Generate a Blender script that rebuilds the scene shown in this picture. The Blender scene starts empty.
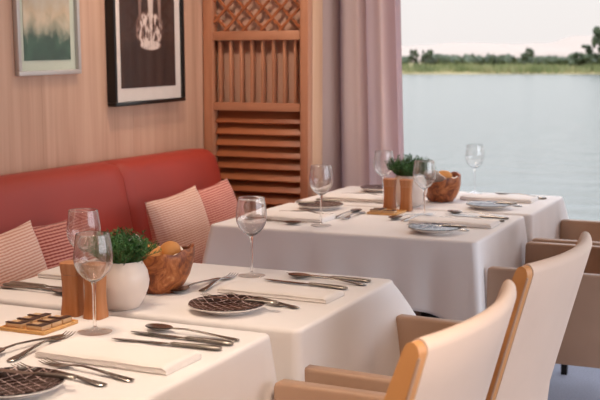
import bpy, bmesh, math, random
from mathutils import Vector, Matrix, noise
random.seed(7)
PI = math.pi
SC = bpy.context.scene
COL = SC.collection

# ------------------------------------------------------------------ camera
YAW = math.radians(24.1)
PITCH = math.atan(138 / 1110)
cam = bpy.data.cameras.new('camera')
camo = bpy.data.objects.new('camera', cam); COL.objects.link(camo)
camo.location = (0, 0, 1.325)
camo.rotation_euler = (PI / 2 - PITCH, 0, YAW)
cam.sensor_width = 36; cam.lens = 36 * 1110 / 600
cam.clip_end = 20000; cam.clip_start = .05
cam.dof.use_dof = True; cam.dof.focus_distance = 2.75; cam.dof.aperture_fstop = 7.5
SC.camera = camo

# ------------------------------------------------------------------ sky
W = bpy.data.worlds.new('world'); SC.world = W; W.use_nodes = True
nt = W.node_tree; nt.nodes.clear()
tc = nt.nodes.new('ShaderNodeTexCoord'); sx = nt.nodes.new('ShaderNodeSeparateXYZ')
rp = nt.nodes.new('ShaderNodeValToRGB'); bg = nt.nodes.new('ShaderNodeBackground'); wo = nt.nodes.new('ShaderNodeOutputWorld')
nt.links.new(tc.outputs['Generated'], sx.inputs[0]); nt.links.new(sx.outputs['Z'], rp.inputs[0])
nt.links.new(rp.outputs[0], bg.inputs[0]); nt.links.new(bg.outputs[0], wo.inputs[0])
el = rp.color_ramp.elements
el[0].position = 0.0; el[0].color = (.262, .247, .240, 1)
el[1].position = 1.0; el[1].color = (.74, .79, .90, 1)
e = el.new(.06); e.color = (.268, .256, .248, 1)
e = el.new(.11); e.color = (.272, .268, .264, 1)
e = el.new(.22); e.color = (.395, .405, .405, 1)
e = el.new(.42); e.color = (.50, .52, .57, 1)
bg.inputs[1].default_value = 3.7

# ------------------------------------------------------------------ lamps (daylight of the far windows, warm ceiling lamps, added fills for wall and nearest chair)
def area(name, loc, target, size, power, color, sizey=None, shape='DISK', spread=180):
    l = bpy.data.lights.new(name, 'AREA'); l.energy = power; l.color = color; l.size = size; l.shape = shape
    if sizey: l.shape = 'RECTANGLE'; l.size_y = sizey
    l.spread = math.radians(spread)
    o = bpy.data.objects.new(name, l); COL.objects.link(o); o.location = loc
    d = Vector(target) - Vector(loc)
    o.rotation_euler = d.to_track_quat('-Z', 'Y').to_euler()
    return o
WARM = (1.0, .79, .61)
area('ceiling_lamp', (-1.35, 1.85, 2.36), (-1.35, 1.85, 0), .35, 4.4, WARM, spread=90)
area('ceiling_lamp', (-1.50, 4.20, 2.36), (-1.50, 4.20, 0), .35, 5.5, WARM, spread=150)
area('wall_fill_lamp', (-2.05, 2.3, 2.36), (-2.45, 2.3, .9), .25, 3.5, WARM, spread=120)  # added unseen lamp, brightens the veneer wall and bench top
area('wall_fill_lamp', (-2.05, 3.7, 2.36), (-2.38, 4.3, .9), .25, 6.0, WARM, spread=120)  # added unseen lamp, brightens the cabinet and far bench end
area('ceiling_lamp', (.1, .6, 2.36), (-.55, 1.5, .8), .3, 5, WARM, spread=50)  # added unseen lamp, narrow beam to light only the nearest armchair
area('daylight_side', (2.85, 2.7, 1.4), (-1.2, 2.9, .7), 4.2, 84, (.84, .89, 1.0), 1.7)

SC.view_settings.view_transform = 'Standard'
SC.view_settings.look = 'None'
SC.view_settings.exposure = -0.03
SC.view_settings.gamma = 1.0
SC.view_settings.use_curve_mapping = False

# ------------------------------------------------------------------ materials
def lin(c):
    if isinstance(c, str):
        c = [int(c[i:i + 2], 16) / 255 for i in (0, 2, 4)]
    return tuple(((x / 12.92) if x <= .04045 else ((x + .055) / 1.055) ** 2.4) for x in c) + (1,)

class M:
    def __init__(s, name):
        s.m = bpy.data.materials.new(name); s.m.use_nodes = True
        s.t = s.m.node_tree; s.n = s.t.nodes
        s.b = s.n['Principled BSDF']; s.out = s.n['Material Output']
    def new(s, typ, **kw):
        n = s.n.new(typ)
        for k, v in kw.items():
            if hasattr(n, k): setattr(n, k, v)
            else: n.inputs[k.replace('_', ' ')].default_value = v
        return n
    def link(s, a, b): s.t.links.new(a, b)
    def coord(s, scale=(1, 1, 1), rot=(0, 0, 0), loc=(0, 0, 0), which='Object'):
        c = s.new('ShaderNodeTexCoord'); mp = s.new('ShaderNodeMapping')
        mp.inputs['Scale'].default_value = scale; mp.inputs['Rotation'].default_value = rot; mp.inputs['Location'].default_value = loc
        s.link(c.outputs[which], mp.inputs[0]); return mp.outputs[0]
    def noise(s, vec, scale=5, detail=3, rough=.5, dist=0):
        n = s.new('ShaderNodeTexNoise'); n.inputs['Scale'].default_value = scale; n.inputs['Detail'].default_value = detail
        n.inputs['Roughness'].default_value = rough; n.inputs['Distortion'].default_value = dist
        s.link(vec, n.inputs['Vector']); return n.outputs['Fac']
    def ramp(s, fac, stops, interp='LINEAR'):
        r = s.new('ShaderNodeValToRGB'); r.color_ramp.interpolation = interp
        e = r.color_ramp.elements
        e[0].position = stops[0][0]; e[0].color = lin(stops[0][1])
        e[1].position = stops[-1][0]; e[1].color = lin(stops[-1][1])
        for p, c in stops[1:-1]:
            k = e.new(p); k.color = lin(c)
        s.link(fac, r.inputs[0]); return r.outputs[0]
    def bump(s, h, strength=.2, dist=.002):
        b = s.new('ShaderNodeBump'); b.inputs['Strength'].default_value = strength; b.inputs['Distance'].default_value = dist
        s.link(h, b.inputs['Height']); s.link(b.outputs[0], s.b.inputs['Normal'])
    def set(s, color=None, rough=.5, metal=0, spec=None, sheen=0):
        if color is not None: s.b.inputs['Base Color'].default_value = lin(color)
        s.b.inputs['Roughness'].default_value = rough; s.b.inputs['Metallic'].default_value = metal
        if spec is not None: s.b.inputs['Specular IOR Level'].default_value = spec
        if sheen: s.b.inputs['Sheen Weight'].default_value = sheen
        return s
    def base(s, sock): s.link(sock, s.b.inputs['Base Color'])

def plain(name, color, rough=.5, metal=0, spec=None, var=.0, scale=20, bump=0, bscale=200, sheen=0):
    a = M(name).set(color, rough, metal, spec, sheen)
    v = a.coord()
    if var:
        c = lin(color)[:3]
        f = a.noise(v, scale, 4)
        mx = a.new('ShaderNodeMix', data_type='RGBA')
        mx.inputs[6].default_value = tuple(x * (1 - var) for x in c) + (1,)
        mx.inputs[7].default_value = tuple(min(1, x * (1 + var)) for x in c) + (1,)
        a.link(f, mx.inputs[0]); a.base(mx.outputs[2])
    if bump: a.bump(a.noise(v, bscale, 2), bump)
    return a.m

def wood(name, stops, scale=(1, 1, 1), nscale=6, rough=.45, axis='Z', stretch=14, bump=.05):
    a = M(name).set(None, rough)
    k = {'X': (1 / stretch, 1, 1), 'Y': (1, 1 / stretch, 1), 'Z': (1, 1, 1 / stretch)}[axis]
    v = a.coord(tuple(k[i] * scale[i] for i in range(3)))
    f = a.noise(v, nscale, 6, .6, .4)
    a.base(a.ramp(f, stops)); a.bump(f, bump)
    return a.m

MAT = {}
MAT['cloth'] = plain('white_linen', 'F2EDEB', .85, var=.02, scale=8, bump=.12, bscale=500, sheen=.1, spec=.2)
MAT['napkin'] = plain('napkin_linen', 'F2EBE6', .85, var=.02, scale=15, bump=.15, bscale=700, sheen=.1, spec=.2)
MAT['cream'] = plain('cream_leather', 'D6BDAB', .55, var=.04, scale=12, bump=.08, bscale=260, spec=.35)
MAT['tan'] = plain('tan_leather', 'B3927B', .42, var=.06, scale=14, bump=.08, bscale=260, spec=.4)
MAT['tanside_warmlit'] = plain('warm_lit_tan_leather', 'C58C58', .42, var=.05, scale=14, bump=.08, bscale=260, spec=.4)  # tan leather with the warm lamplight on the side strips put into its orange
MAT['red'] = plain('red_leather', '9E3528', .5, var=.08, scale=6, bump=.06, bscale=220, spec=.45)
MAT['reddark'] = plain('red_piping', '74180F', .45)
MAT['veneer'] = wood('wall_veneer', [(.28, 'B18A72'), (.5, 'C39B83'), (.72, 'CEA891')], (1, 1, 1), 16, .5, 'Z', 24, .02)
MAT['oak'] = wood('cabinet_oak', [(.3, 'A97154'), (.5, 'B77F61'), (.72, 'C28C6E')], (1, 1, 1), 14, .42, 'Z', 12, .05)
MAT['oakx'] = wood('cabinet_oak_rail', [(.3, 'A97154'), (.5, 'B77F61'), (.72, 'C28C6E')], (1, 1, 1), 14, .42, 'X', 12, .05)
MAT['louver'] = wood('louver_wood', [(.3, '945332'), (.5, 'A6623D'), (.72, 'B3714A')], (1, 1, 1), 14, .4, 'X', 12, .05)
MAT['jamb'] = wood('pale_jamb', [(.3, 'C79A78'), (.5, 'D2A786'), (.7, 'DAB395')], (1, 1, 1), 9, .45, 'Z', 14, .03)
MAT['backp'] = plain('cabinet_back', 'C9A490', .7, var=.05)
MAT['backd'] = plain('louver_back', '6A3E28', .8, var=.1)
MAT['mill'] = wood('mill_wood', [(.3, 'AC6A3C'), (.5, 'BA7848'), (.72, 'C48658')], (1, 1, 1), 60, .35, 'Z', 8, .05)
MAT['millc'] = wood('mill_wood_pale', [(.3, 'AF7045'), (.5, 'BB7D51'), (.72, 'C68D63')], (1, 1, 1), 60, .4, 'Z', 8, .05)
MAT['tray'] = wood('tray_wood', [(.3, 'D49B57'), (.5, 'DFAA68'), (.72, 'E8B97C')], (1, 1, 1), 50, .4, 'X', 8, .05)
MAT['silver'] = plain('silver', 'A59E98', .23, 1.0, var=.05, scale=60, bump=.02, bscale=180)
MAT['silverh'] = plain('silver_ornate', '9A938C', .28, 1.0, var=.14, scale=160, bump=.35, bscale=240)
MAT['porcelain'] = plain('white_porcelain', 'ECE4DE', .18, spec=.5)
MAT['potw'] = plain('pot_ceramic', 'EBDCD2', .35, var=.02)
MAT['soil'] = plain('soil', '2A1C14', .95, var=.3, scale=80)
MAT['crust'] = plain('bread_crust', 'C98A4B', .7, var=.25, scale=25, bump=.2, bscale=60)
MAT['pat'] = plain('tan_portion', 'D8B58C', .5, var=.08, scale=60)
MAT['patd'] = plain('dark_portion_top', '4B3024', .5, var=.15, scale=90)
MAT['black'] = plain('black_frame', '15110F', .3)
MAT['silverf'] = plain('silver_frame', 'C4BDB8', .38, .35, var=.06, scale=30)
MAT['mat'] = plain('picture_mat', 'E2D5CB', .8, var=.02)
MAT['matg'] = plain('pale_green_mat', 'C9CDB8', .8, var=.06, scale=9)
MAT['carpet'] = plain('carpet', 'ABADBA', .95, var=.28, scale=130, bump=.4, bscale=700, spec=.1)
MAT['ceil'] = plain('ceiling_paint', 'B3A294', .8)
MAT['wallp'] = plain('wall_panel', 'B48E74', .6, var=.04)
MAT['sill'] = plain('window_panel', '6B5044', .6, var=.06)
MAT['dark'] = plain('dark_metal', '2A2522', .4, .6)
MAT['alu'] = plain('window_metal', '8D8B8A', .4, .6)

def leafmat(name, stops, scale=30):
    a = M(name).set(None, .55)
    f = a.noise(a.coord(), scale, 3)
    a.base(a.ramp(f, stops)); a.b.inputs['Subsurface Weight'].default_value = 0
    return a.m
MAT['herb'] = leafmat('herb_leaf', [(.3, '1F4A22'), (.5, '34672F'), (.7, '4F8340')], 40)
MAT['stem'] = plain('herb_stem', '4B5A2C', .7)

def panem(name, ior=1.45, solid=0):
    m = bpy.data.materials.new(name); m.use_nodes = True; t = m.node_tree; t.nodes.clear()
    a = t.nodes.new('ShaderNodeBsdfTransparent'); a.inputs[0].default_value = (.985, .985, .987, 1)
    b = t.nodes.new('ShaderNodeBsdfGlossy'); b.inputs['Roughness'].default_value = .0
    lw = t.nodes.new('ShaderNodeLayerWeight'); lw.inputs[0].default_value = .5
    pw = t.nodes.new('ShaderNodeMath'); pw.operation = 'POWER'; pw.inputs[1].default_value = 5; t.links.new(lw.outputs['Facing'], pw.inputs[0])
    f = t.nodes.new('ShaderNodeMath'); f.operation = 'MULTIPLY_ADD'; f.inputs[1].default_value = .8; f.inputs[2].default_value = ((ior - 1) / (ior + 1)) ** 2; t.links.new(pw.outputs[0], f.inputs[0])
    x = t.nodes.new('ShaderNodeMixShader'); o = t.nodes.new('ShaderNodeOutputMaterial')
    t.links.new(f.outputs[0], x.inputs[0]); t.links.new(a.outputs[0], x.inputs[1]); t.links.new(b.outputs[0], x.inputs[2])
    if solid:
        g = t.nodes.new('ShaderNodeBsdfGlass'); g.inputs['Roughness'].default_value = 0; g.inputs['IOR'].default_value = 1.47
        y = t.nodes.new('ShaderNodeMixShader'); y.inputs[0].default_value = solid
        t.links.new(x.outputs[0], y.inputs[1]); t.links.new(g.outputs[0], y.inputs[2]); t.links.new(y.outputs[0], o.inputs[0])
    else: t.links.new(x.outputs[0], o.inputs[0])
    return m
MAT['glass'] = panem('clear_glass', 1.32, .86)
MAT['footglass'] = panem('foot_glass', 1.8, .15)
MAT['pane'] = panem('window_glass', 1.25)
MAT['picglass'] = panem('picture_glass', 1.3)

def stripem(name, c1, c2, freq=112):
    """woven cushion: rows of short stripes along local v (Y axis), wobbling a little"""
    a = M(name).set(None, .85, spec=.15, sheen=.2)
    v = a.coord()
    n = a.noise(v, 26, 2)
    sp = a.new('ShaderNodeSeparateXYZ'); a.link(v, sp.inputs[0])
    k = a.new('ShaderNodeMath', operation='MULTIPLY'); k.inputs[1].default_value = .005; a.link(n, k.inputs[0])
    s1 = a.new('ShaderNodeMath', operation='ADD'); a.link(sp.outputs['Y'], s1.inputs[0]); a.link(k.outputs[0], s1.inputs[1])
    s2 = a.new('ShaderNodeMath', operation='MULTIPLY'); s2.inputs[1].default_value = freq * 2 * PI; a.link(s1.outputs[0], s2.inputs[0])
    s3 = a.new('ShaderNodeMath', operation='SINE'); a.link(s2.outputs[0], s3.inputs[0])
    # short dashes along the rows
    d1 = a.new('ShaderNodeMath', operation='MULTIPLY'); d1.inputs[1].default_value = 2 * PI * 60; a.link(sp.outputs['X'], d1.inputs[0])
    d2 = a.new('ShaderNodeMath', operation='SINE'); a.link(d1.outputs[0], d2.inputs[0])
    d3 = a.new('ShaderNodeMath', operation='MULTIPLY_ADD'); d3.inputs[1].default_value = .25; a.link(d2.outputs[0], d3.inputs[0]); a.link(s3.outputs[0], d3.inputs[2])
    mm = a.new('ShaderNodeMapRange'); mm.inputs[1].default_value = -1.1; mm.inputs[2].default_value = 1.1; a.link(d3.outputs[0], mm.inputs[0])
    a.base(a.ramp(mm.outputs[0], [(.25, c1), (.62, c2)]))
    a.bump(mm.outputs[0], .4, .003)
    return a.m
MAT['cush_pale'] = stripem('pale_stripe_weave', 'C98F7C', 'E3C0AE')
MAT['cush_red'] = stripem('red_stripe_weave', '8E3A30', 'CE8F80', 96)
MAT['cush_coral'] = stripem('coral_stripe_weave', 'AE5247', 'D99E8F', 104)

def burlm():
    a = M('burl_wood').set(None, .4)
    v = a.coord()
    f = a.noise(v, 20, 7, .68, 2.2)
    a.base(a.ramp(f, [(.32, '45200F'), (.45, '84431F'), (.58, 'AE6533'), (.72, 'CF9360')])); a.bump(f, .35, .004)
    return a.m
MAT['burl'] = burlm()
def platem():
    """dark plum plate well with a fine pale lattice"""
    a = M('plum_lattice').set(None, .22)
    v = a.coord((1, 1, 1), (0, 0, PI / 4))
    sp = a.new('ShaderNodeSeparateXYZ'); a.link(v, sp.inputs[0])
    outs = []
    for ax in 'XY':
        m1 = a.new('ShaderNodeMath', operation='MULTIPLY'); m1.inputs[1].default_value = 2 * PI / .019; a.link(sp.outputs[ax], m1.inputs[0])
        m2 = a.new('ShaderNodeMath', operation='COSINE'); a.link(m1.outputs[0], m2.inputs[0]); outs.append(m2.outputs[0])
    mx = a.new('ShaderNodeMath', operation='MAXIMUM'); a.link(outs[0], mx.inputs[0]); a.link(outs[1], mx.inputs[1])
    n = a.noise(v, 150, 3)
    ad = a.new('ShaderNodeMath', operation='MULTIPLY_ADD'); ad.inputs[1].default_value = .5; a.link(n, ad.inputs[0]); a.link(mx.outputs[0], ad.inputs[2])
    a.base(a.ramp(ad.outputs[0], [(.0, '24120F'), (.9, '34191A'), (1.0, '8A6C66')]))
    ad2 = a.new('ShaderNodeMath', operation='MULTIPLY'); ad2.inputs[1].default_value = .7; a.link(ad.outputs[0], ad2.inputs[0])
    r = a.ramp(ad2.outputs[0], [(.68, '24120F'), (.80, '4A2E30'), (.92, 'D3BDB6')]); a.base(r)
    a.bump(ad.outputs[0], .2, .001)
    return a.m
MAT['plum'] = platem()

def curtainm():
    a = M('mauve_curtain').set('F0D3C9', .85, spec=.15, sheen=.2)
    v = a.coord((1, 1, .05))
    a.bump(a.noise(v, 300, 2), .15)
    tr = a.new('ShaderNodeBsdfTranslucent'); tr.inputs[0].default_value = lin('B9ABBA')
    mx = a.new('ShaderNodeMixShader'); mx.inputs[0].default_value = .38
    a.link(a.b.outputs[0], mx.inputs[1]); a.link(tr.outputs[0], mx.inputs[2]); a.link(mx.outputs[0], a.out.inputs[0])
    return a.m
MAT['curtain'] = curtainm()
def waterm():
    a = M('river_water').set('59625F', .2, spec=.5)
    v = a.coord((1, 1, 1), (0, 0, YAW))
    v2 = a.coord((.35, 1.0, 1), (0, 0, -YAW))
    n1 = a.noise(v2, .9, 5, .6, .3); 
    a.bump(n1, .55, .25)
    return a.m
MAT['water'] = waterm()
MAT['bank'] = plain('bank_earth', 'A59468', .95, var=.2, scale=.15)
MAT['reed'] = leafmat('reeds', [(.3, '5E6A3C'), (.5, '7C8450'), (.7, 'A09C6C')], .12)
MAT['tree'] = leafmat('far_foliage', [(.3, '2F3A22'), (.5, '3E4A2C'), (.7, '55603C')], .6)
MAT['trunk'] = plain('far_trunk', '4E4334', .9)
MAT['sand'] = plain('desert_sand', 'B7A79A', .95, var=.06, scale=.004)

def paintingm():
    """landscape watercolour: pale clouded sky over dark green trees (local X right, Z up, -1..1)"""
    a = M('landscape_painting').set(None, .6)
    v = a.coord()
    sp = a.new('ShaderNodeSeparateXYZ'); a.link(v, sp.inputs[0])
    n = a.noise(v, 13, 5, .6)
    ad = a.new('ShaderNodeMath', operation='MULTIPLY_ADD'); ad.inputs[1].default_value = .16; a.link(n, ad.inputs[0]); a.link(sp.outputs['Z'], ad.inputs[2])
    mr = a.new('ShaderNodeMapRange'); mr.inputs[1].default_value = -.25; mr.inputs[2].default_value = .33; a.link(ad.outputs[0], mr.inputs[0])
    col = a.ramp(mr.outputs[0], [(.0, '4E6C58'), (.13, '33543F'), (.24, '3C5E48'), (.30, 'A8A58C'), (.4, 'D9C3A4'), (.6, 'B7AE9E'), (1, 'CFC8BC')])
    n2 = a.noise(v, 14, 3)
    mx = a.new('ShaderNodeMix', data_type='RGBA', blend_type='SOFT_LIGHT'); mx.inputs[0].default_value = .6
    a.link(col, mx.inputs[6]); g = a.ramp(n2, [(.3, '303030'), (.7, 'D0D0D0')]); a.link(g, mx.inputs[7]); a.base(mx.outputs[2])
    return a.m
MAT['painting'] = paintingm()
def sepiam():
    """old dark sepia print: a lit group of standing people before pale pillars, upper middle"""
    a = M('sepia_print').set(None, .5)
    v = a.coord()
    sp = a.new('ShaderNodeSeparateXYZ'); a.link(v, sp.inputs[0])
    def math(op, x, y, z=None):
        n = a.new('ShaderNodeMath', operation=op)
        for i, q in enumerate((x, y, z)):
            if q is None: continue
            if isinstance(q, (int, float)): n.inputs[i].default_value = q
            else: a.link(q, n.inputs[i])
        return n.outputs[0]
    def ell(cx, cz, rx, rz):
        dx = math('DIVIDE', math('SUBTRACT', sp.outputs['X'], cx), rx); dz = math('DIVIDE', math('SUBTRACT', sp.outputs['Z'], cz), rz)
        d = math('ADD', math('MULTIPLY', dx, dx), math('MULTIPLY', dz, dz))
        n = a.new('ShaderNodeMapRange', interpolation_type='SMOOTHSTEP'); n.inputs[1].default_value = 1.25; n.inputs[2].default_value = .55; a.link(d, n.inputs[0]); return n.outputs[0]
    fig = a.noise(a.coord((1, 1, .45)), 62, 3, .55)
    fig = math('MULTIPLY_ADD', fig, 4.5, -1.65)
    ground = ell(.015, -.182, .085, .022); people = ell(.008, -.115, .115, .075); pillar = ell(.02, .24, .030, .40); pil2 = ell(-.065, .22, .016, .38); pil3 = ell(.092, .22, .018, .38)
    m_ = math('MAXIMUM', math('MULTIPLY', people, fig), math('MULTIPLY', pillar, .8))
    m_ = math('MAXIMUM', m_, math('MAXIMUM', math('MULTIPLY', pil2, .4), math('MULTIPLY', pil3, .45)))
    m_ = math('MAXIMUM', m_, math('MULTIPLY', ground, math('MULTIPLY_ADD', fig, .35, .65)))
    st = a.noise(a.coord((1, 1, .08)), 16, 3); m_ = math('ADD', m_, math('MULTIPLY_ADD', st, .22, -.06))
    a.base(a.ramp(m_, [(.0, '2C1C18'), (.12, '46302A'), (.5, '8C7066'), (.95, 'DCC9BE')]))
    return a.m
MAT['photo_dark'] = sepiam()

# ------------------------------------------------------------------ mesh helpers
class MB:
    def __init__(s): s.v = []; s.f = []
    def add(s, vs, fs, mtx=None):
        o = len(s.v)
        for p in vs:
            p = Vector(p)
            s.v.append(tuple(mtx @ p) if mtx else tuple(p))
        s.f += [tuple(i + o for i in f) for f in fs]
        return s
    def box(s, a, b, bev=0, mtx=None, seg=2):
        bm = bmesh.new(); bmesh.ops.create_cube(bm, size=1)
        sz = [b[i] - a[i] for i in range(3)]; c = [(a[i] + b[i]) / 2 for i in range(3)]
        for v in bm.verts: v.co = Vector((v.co.x * sz[0] + c[0], v.co.y * sz[1] + c[1], v.co.z * sz[2] + c[2]))
        if bev: bmesh.ops.bevel(bm, geom=bm.edges[:], offset=min(bev, min(sz) * .49), segments=seg, profile=.5, affect='EDGES')
        bm.verts.index_update()
        s.add([v.co.copy() for v in bm.verts], [[v.index for v in f.verts] for f in bm.faces], mtx); bm.free(); return s
    def rings(s, rings, cap0=True, cap1=True, closed=True, mtx=None):
        n = len(rings[0]); vs = [p for r in rings for p in r]; fs = []
        for i in range(len(rings) - 1):
            for j in range(n if closed else n - 1):
                k = (j + 1) % n
                fs.append((i * n + j, i * n + k, (i + 1) * n + k, (i + 1) * n + j))
        if cap0: fs.append(tuple(range(n))[::-1])
        if cap1: fs.append(tuple((len(rings) - 1) * n + j for j in range(n)))
        return s.add(vs, fs, mtx)
    def lathe(s, prof, n=32, mtx=None, cap0=True, cap1=True, fn=None):
        R = []
        for r, z in prof:
            ring = []
            for j in range(n):
                a = 2 * PI * j / n
                p = (r * math.cos(a), r * math.sin(a), z)
                ring.append(fn(p, a) if fn else p)
            R.append(ring)
        return s.rings(R, cap0, cap1, True, mtx)
    def tube(s, pts, rad, n=8, mtx=None):
        R = []; pts = [Vector(p) for p in pts]
        for i, p in enumerate(pts):
            d = (pts[min(i + 1, len(pts) - 1)] - pts[max(i - 1, 0)]).normalized()
            u = d.cross(Vector((0, 0, 1)));  u = u.normalized() if u.length > 1e-4 else Vector((1, 0, 0))
            w = u.cross(d); r = rad[i] if isinstance(rad, (list, tuple)) else rad
            R.append([tuple(p + r * (math.cos(2 * PI * k / n) * u + math.sin(2 * PI * k / n) * w)) for k in range(n)])
        return s.rings(R, mtx=mtx)
    def strip(s, st, n=10, mtx=None, up=Vector((0, 0, 1))):
        """loft of flat oval sections along x; station = (x, y, z, half width, half thickness)"""
        R = []
        for x, y, z, w, h in st:
            R.append([(x, y + w * math.cos(2 * PI * k / n), z + h * math.sin(2 * PI * k / n)) for k in range(n)])
        return s.rings(R, mtx=mtx)
    def obj(s, name, mat, parent=None, smooth=True, loc=None, rot=None, sharp=40):
        me = bpy.data.meshes.new(name); me.from_pydata(s.v, [], s.f)
        bm = bmesh.new(); bm.from_mesh(me); bmesh.ops.recalc_face_normals(bm, faces=bm.faces[:]); bm.to_mesh(me); bm.free()
        me.materials.append(MAT[mat] if isinstance(mat, str) else mat)
        if smooth:
            for p in me.polygons: p.use_smooth = True
            me.set_sharp_from_angle(angle=math.radians(sharp))
        me.update()
        o = bpy.data.objects.new(name, me); COL.objects.link(o)
        if parent: o.parent = parent
        if loc: o.location = loc
        if rot: o.rotation_euler = rot
        return o

def tag(o, label, cat, group=None):
    o['label'] = label; o['category'] = cat
    if group: o['group'] = group
    return o
def thing(name, label, cat, loc=(0, 0, 0), rz=0, group=None):
    o = bpy.data.objects.new(name, None); COL.objects.link(o); o.location = loc; o.rotation_euler = (0, 0, rz)
    o.empty_display_size = .05
    return tag(o, label, cat, group)
def struct(mb, name, mat, **k):
    o = mb.obj(name, mat, **k); o['kind'] = 'structure'; return o
KIDS = {}
def kids(o):
    if o not in KIDS: KIDS[o] = [c for c in bpy.data.objects if c.parent == o]
    return KIDS[o]
def dup(o, parent=None):
    c = o.copy(); COL.objects.link(c)
    if parent: c.parent = parent
    for k in kids(o): dup(k, c)
    return c
USED = set()
def place(proto, loc, rot, label, cat=None, group=None):
    """first use moves the prototype itself, later uses copy it"""
    if proto.name in USED: o = dup(proto)
    else: USED.add(proto.name); o = proto; kids(o)
    o.location = loc; o.scale = (1, 1, 1)
    o.rotation_euler = rot if isinstance(rot, tuple) else (0, 0, rot)
    return tag(o, label, cat or proto['category'], group)

# ================================================================== ROOM
XW, YW = -2.56, 5.2
XR, YB, ZC = 3.0, -2.2, 2.4
struct(MB().box((XW - .1, YB - .1, -.1), (XR + .1, YW + .1, 0)), 'floor', 'carpet', smooth=False)
struct(MB().box((XW - .1, YB - .1, ZC), (XR + .1, YW + .1, ZC + .1)), 'ceiling', 'ceil', smooth=False)
# bench wall: veneer boards with fine joints
wl = MB(); y = YB
while y < YW:
    y2 = min(y + .62, YW); wl.box((XW - .1, y + .0003, 0), (XW, y2 - .0003, ZC), .0004, seg=1); y = y2
struct(wl, 'wall_left', 'veneer', smooth=False)
struct(MB().box((XW - .1, YB - .1, 0), (XR + .1, YB, ZC)), 'wall_back', 'wallp', smooth=False)
# right side wall with a long window band
w = MB(); w.box((XR, YB, 0), (XR + .1, YW, .5)); w.box((XR, YB, 2.25), (XR + .1, YW, ZC)); w.box((XR, YB, .5), (XR + .1, .4, 2.25)); w.box((XR, 4.9, .5), (XR + .1, YW, 2.25))
struct(w, 'wall_right', 'wallp', smooth=False)
struct(MB().box((XR + .04, .4, .5), (XR + .05, 4.9, 2.25)), 'window_2', 'pane', smooth=False)
# river side wall
w = MB(); w.box((XW - .1, YW, 0), (XR + .1, YW + .1, .34)); w.box((XW - .1, YW, 2.3), (XR + .1, YW + .1, ZC)); w.box((XW - .1, YW, .34), (-1.98, YW + .1, 2.3))
struct(w, 'wall_river', 'sill', smooth=False)
g = struct(MB().box((-1.98, YW + .04, .34), (XR + .1, YW + .05, 2.3)), 'window_1', 'pane', smooth=False)
fr = MB()
fr.box((-1.98, YW + .01, .34), (-1.94, YW + .09, 2.3), .004); fr.box((XR - .02, YW + .01, .34), (XR + .04, YW + .09, 2.3), .004)
fr.box((-1.94, YW + .01, .34), (XR - .02, YW + .09, .38), .004); fr.box((-1.94, YW + .01, 2.26), (XR - .02, YW + .09, 2.3), .004)
struct(fr, 'trim_1', 'alu')
struct(MB().box((XW, YW - .02, 0), (XR, YW, .1), .004), 'baseboard_river', 'sill')

# ================================================================== CABINET
XC0, XC1, YC = -2.555, -2.018, 4.60
cab = thing('room_divider_cabinet', 'orange-brown wooden divider cabinet with lattice, slats and louvers behind the red bench', 'cabinet', (-2.29, YC, 0))
def cl(p): return (p[0] + 2.29, p[1] - YC, p[2])
def cbox(a, b, bev=.003): return MB().box(cl(a), cl(b), bev)
cbox((XC0, YC, 0), (-2.506, YC + .05, 2.36)).obj('stile', 'oak', cab)
cbox((-2.058, YC, 0), (XC1, YC + .05, 2.36)).obj('stile', 'oak', cab)
for z0, z1 in ((.0, .12), (1.100, 1.138), (1.424, 1.466), (2.3, 2.36)):
    cbox((-2.504, YC + .003, z0), (-2.060, YC + .047, z1)).obj('rail', 'oakx', cab)
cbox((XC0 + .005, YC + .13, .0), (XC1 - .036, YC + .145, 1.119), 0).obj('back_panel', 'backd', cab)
cbox((XC0 + .005, YC + .062, 1.121), (XC1 - .036, YC + .075, 2.36), 0).obj('back_panel', 'backp', cab)
cbox((XC1 - .034, YC + .052, 0), (XC1, YC + .17, 2.36)).obj('side_panel', 'jamb', cab)
lm = MB()
z = .16; k = 0
while z < 1.08:
    mt = Matrix.Translation(cl((-2.282, YC + .045, z))) @ Matrix.Rotation(math.radians(52), 4, 'X')
    lm.box((-.221, -.035, -.0055), (.221, .035, .0055), .002, mt); z += .0535
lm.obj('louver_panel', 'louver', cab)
sm = MB()
for i in range(8):
    x = -2.477 + i * .0552
    sm.box(cl((x - .0055, YC + .016, 1.138)), cl((x + .0055, YC + .05, 1.424)), .002)
sm.obj('slat_screen', 'oak', cab)
bm_x0, bm_x1, z0, z1 = -2.504, -2.060, 1.466, 2.30
la = MB()
for sgn, yo in ((1, .018), (-1, .029)):
    c = bm_x0 - 1.2 + (.03 if sgn > 0 else .05)
    while c < bm_x1 + 1.2:
        ta, tb = sorted(((bm_x0 - c) * sgn, (bm_x1 - c) * sgn))
        t0, t1 = max(0, ta), min(z1 - z0, tb)
        if t1 - t0 > .02:
            a = Vector(cl((c + sgn * t0, YC + yo, z0 + t0))); b = Vector(cl((c + sgn * t1, YC + yo, z0 + t1)))
            d = b - a; mt = Matrix.Translation((a + b) / 2) @ Matrix.Rotation(-math.atan2(d.z, d.x), 4, 'Y')
            la.box((-d.length / 2, -.005, -.0062), (d.length / 2, .005, .0062), .001, mt, 1)
        c += .094
la.obj('lattice', 'louver', cab)

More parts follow.
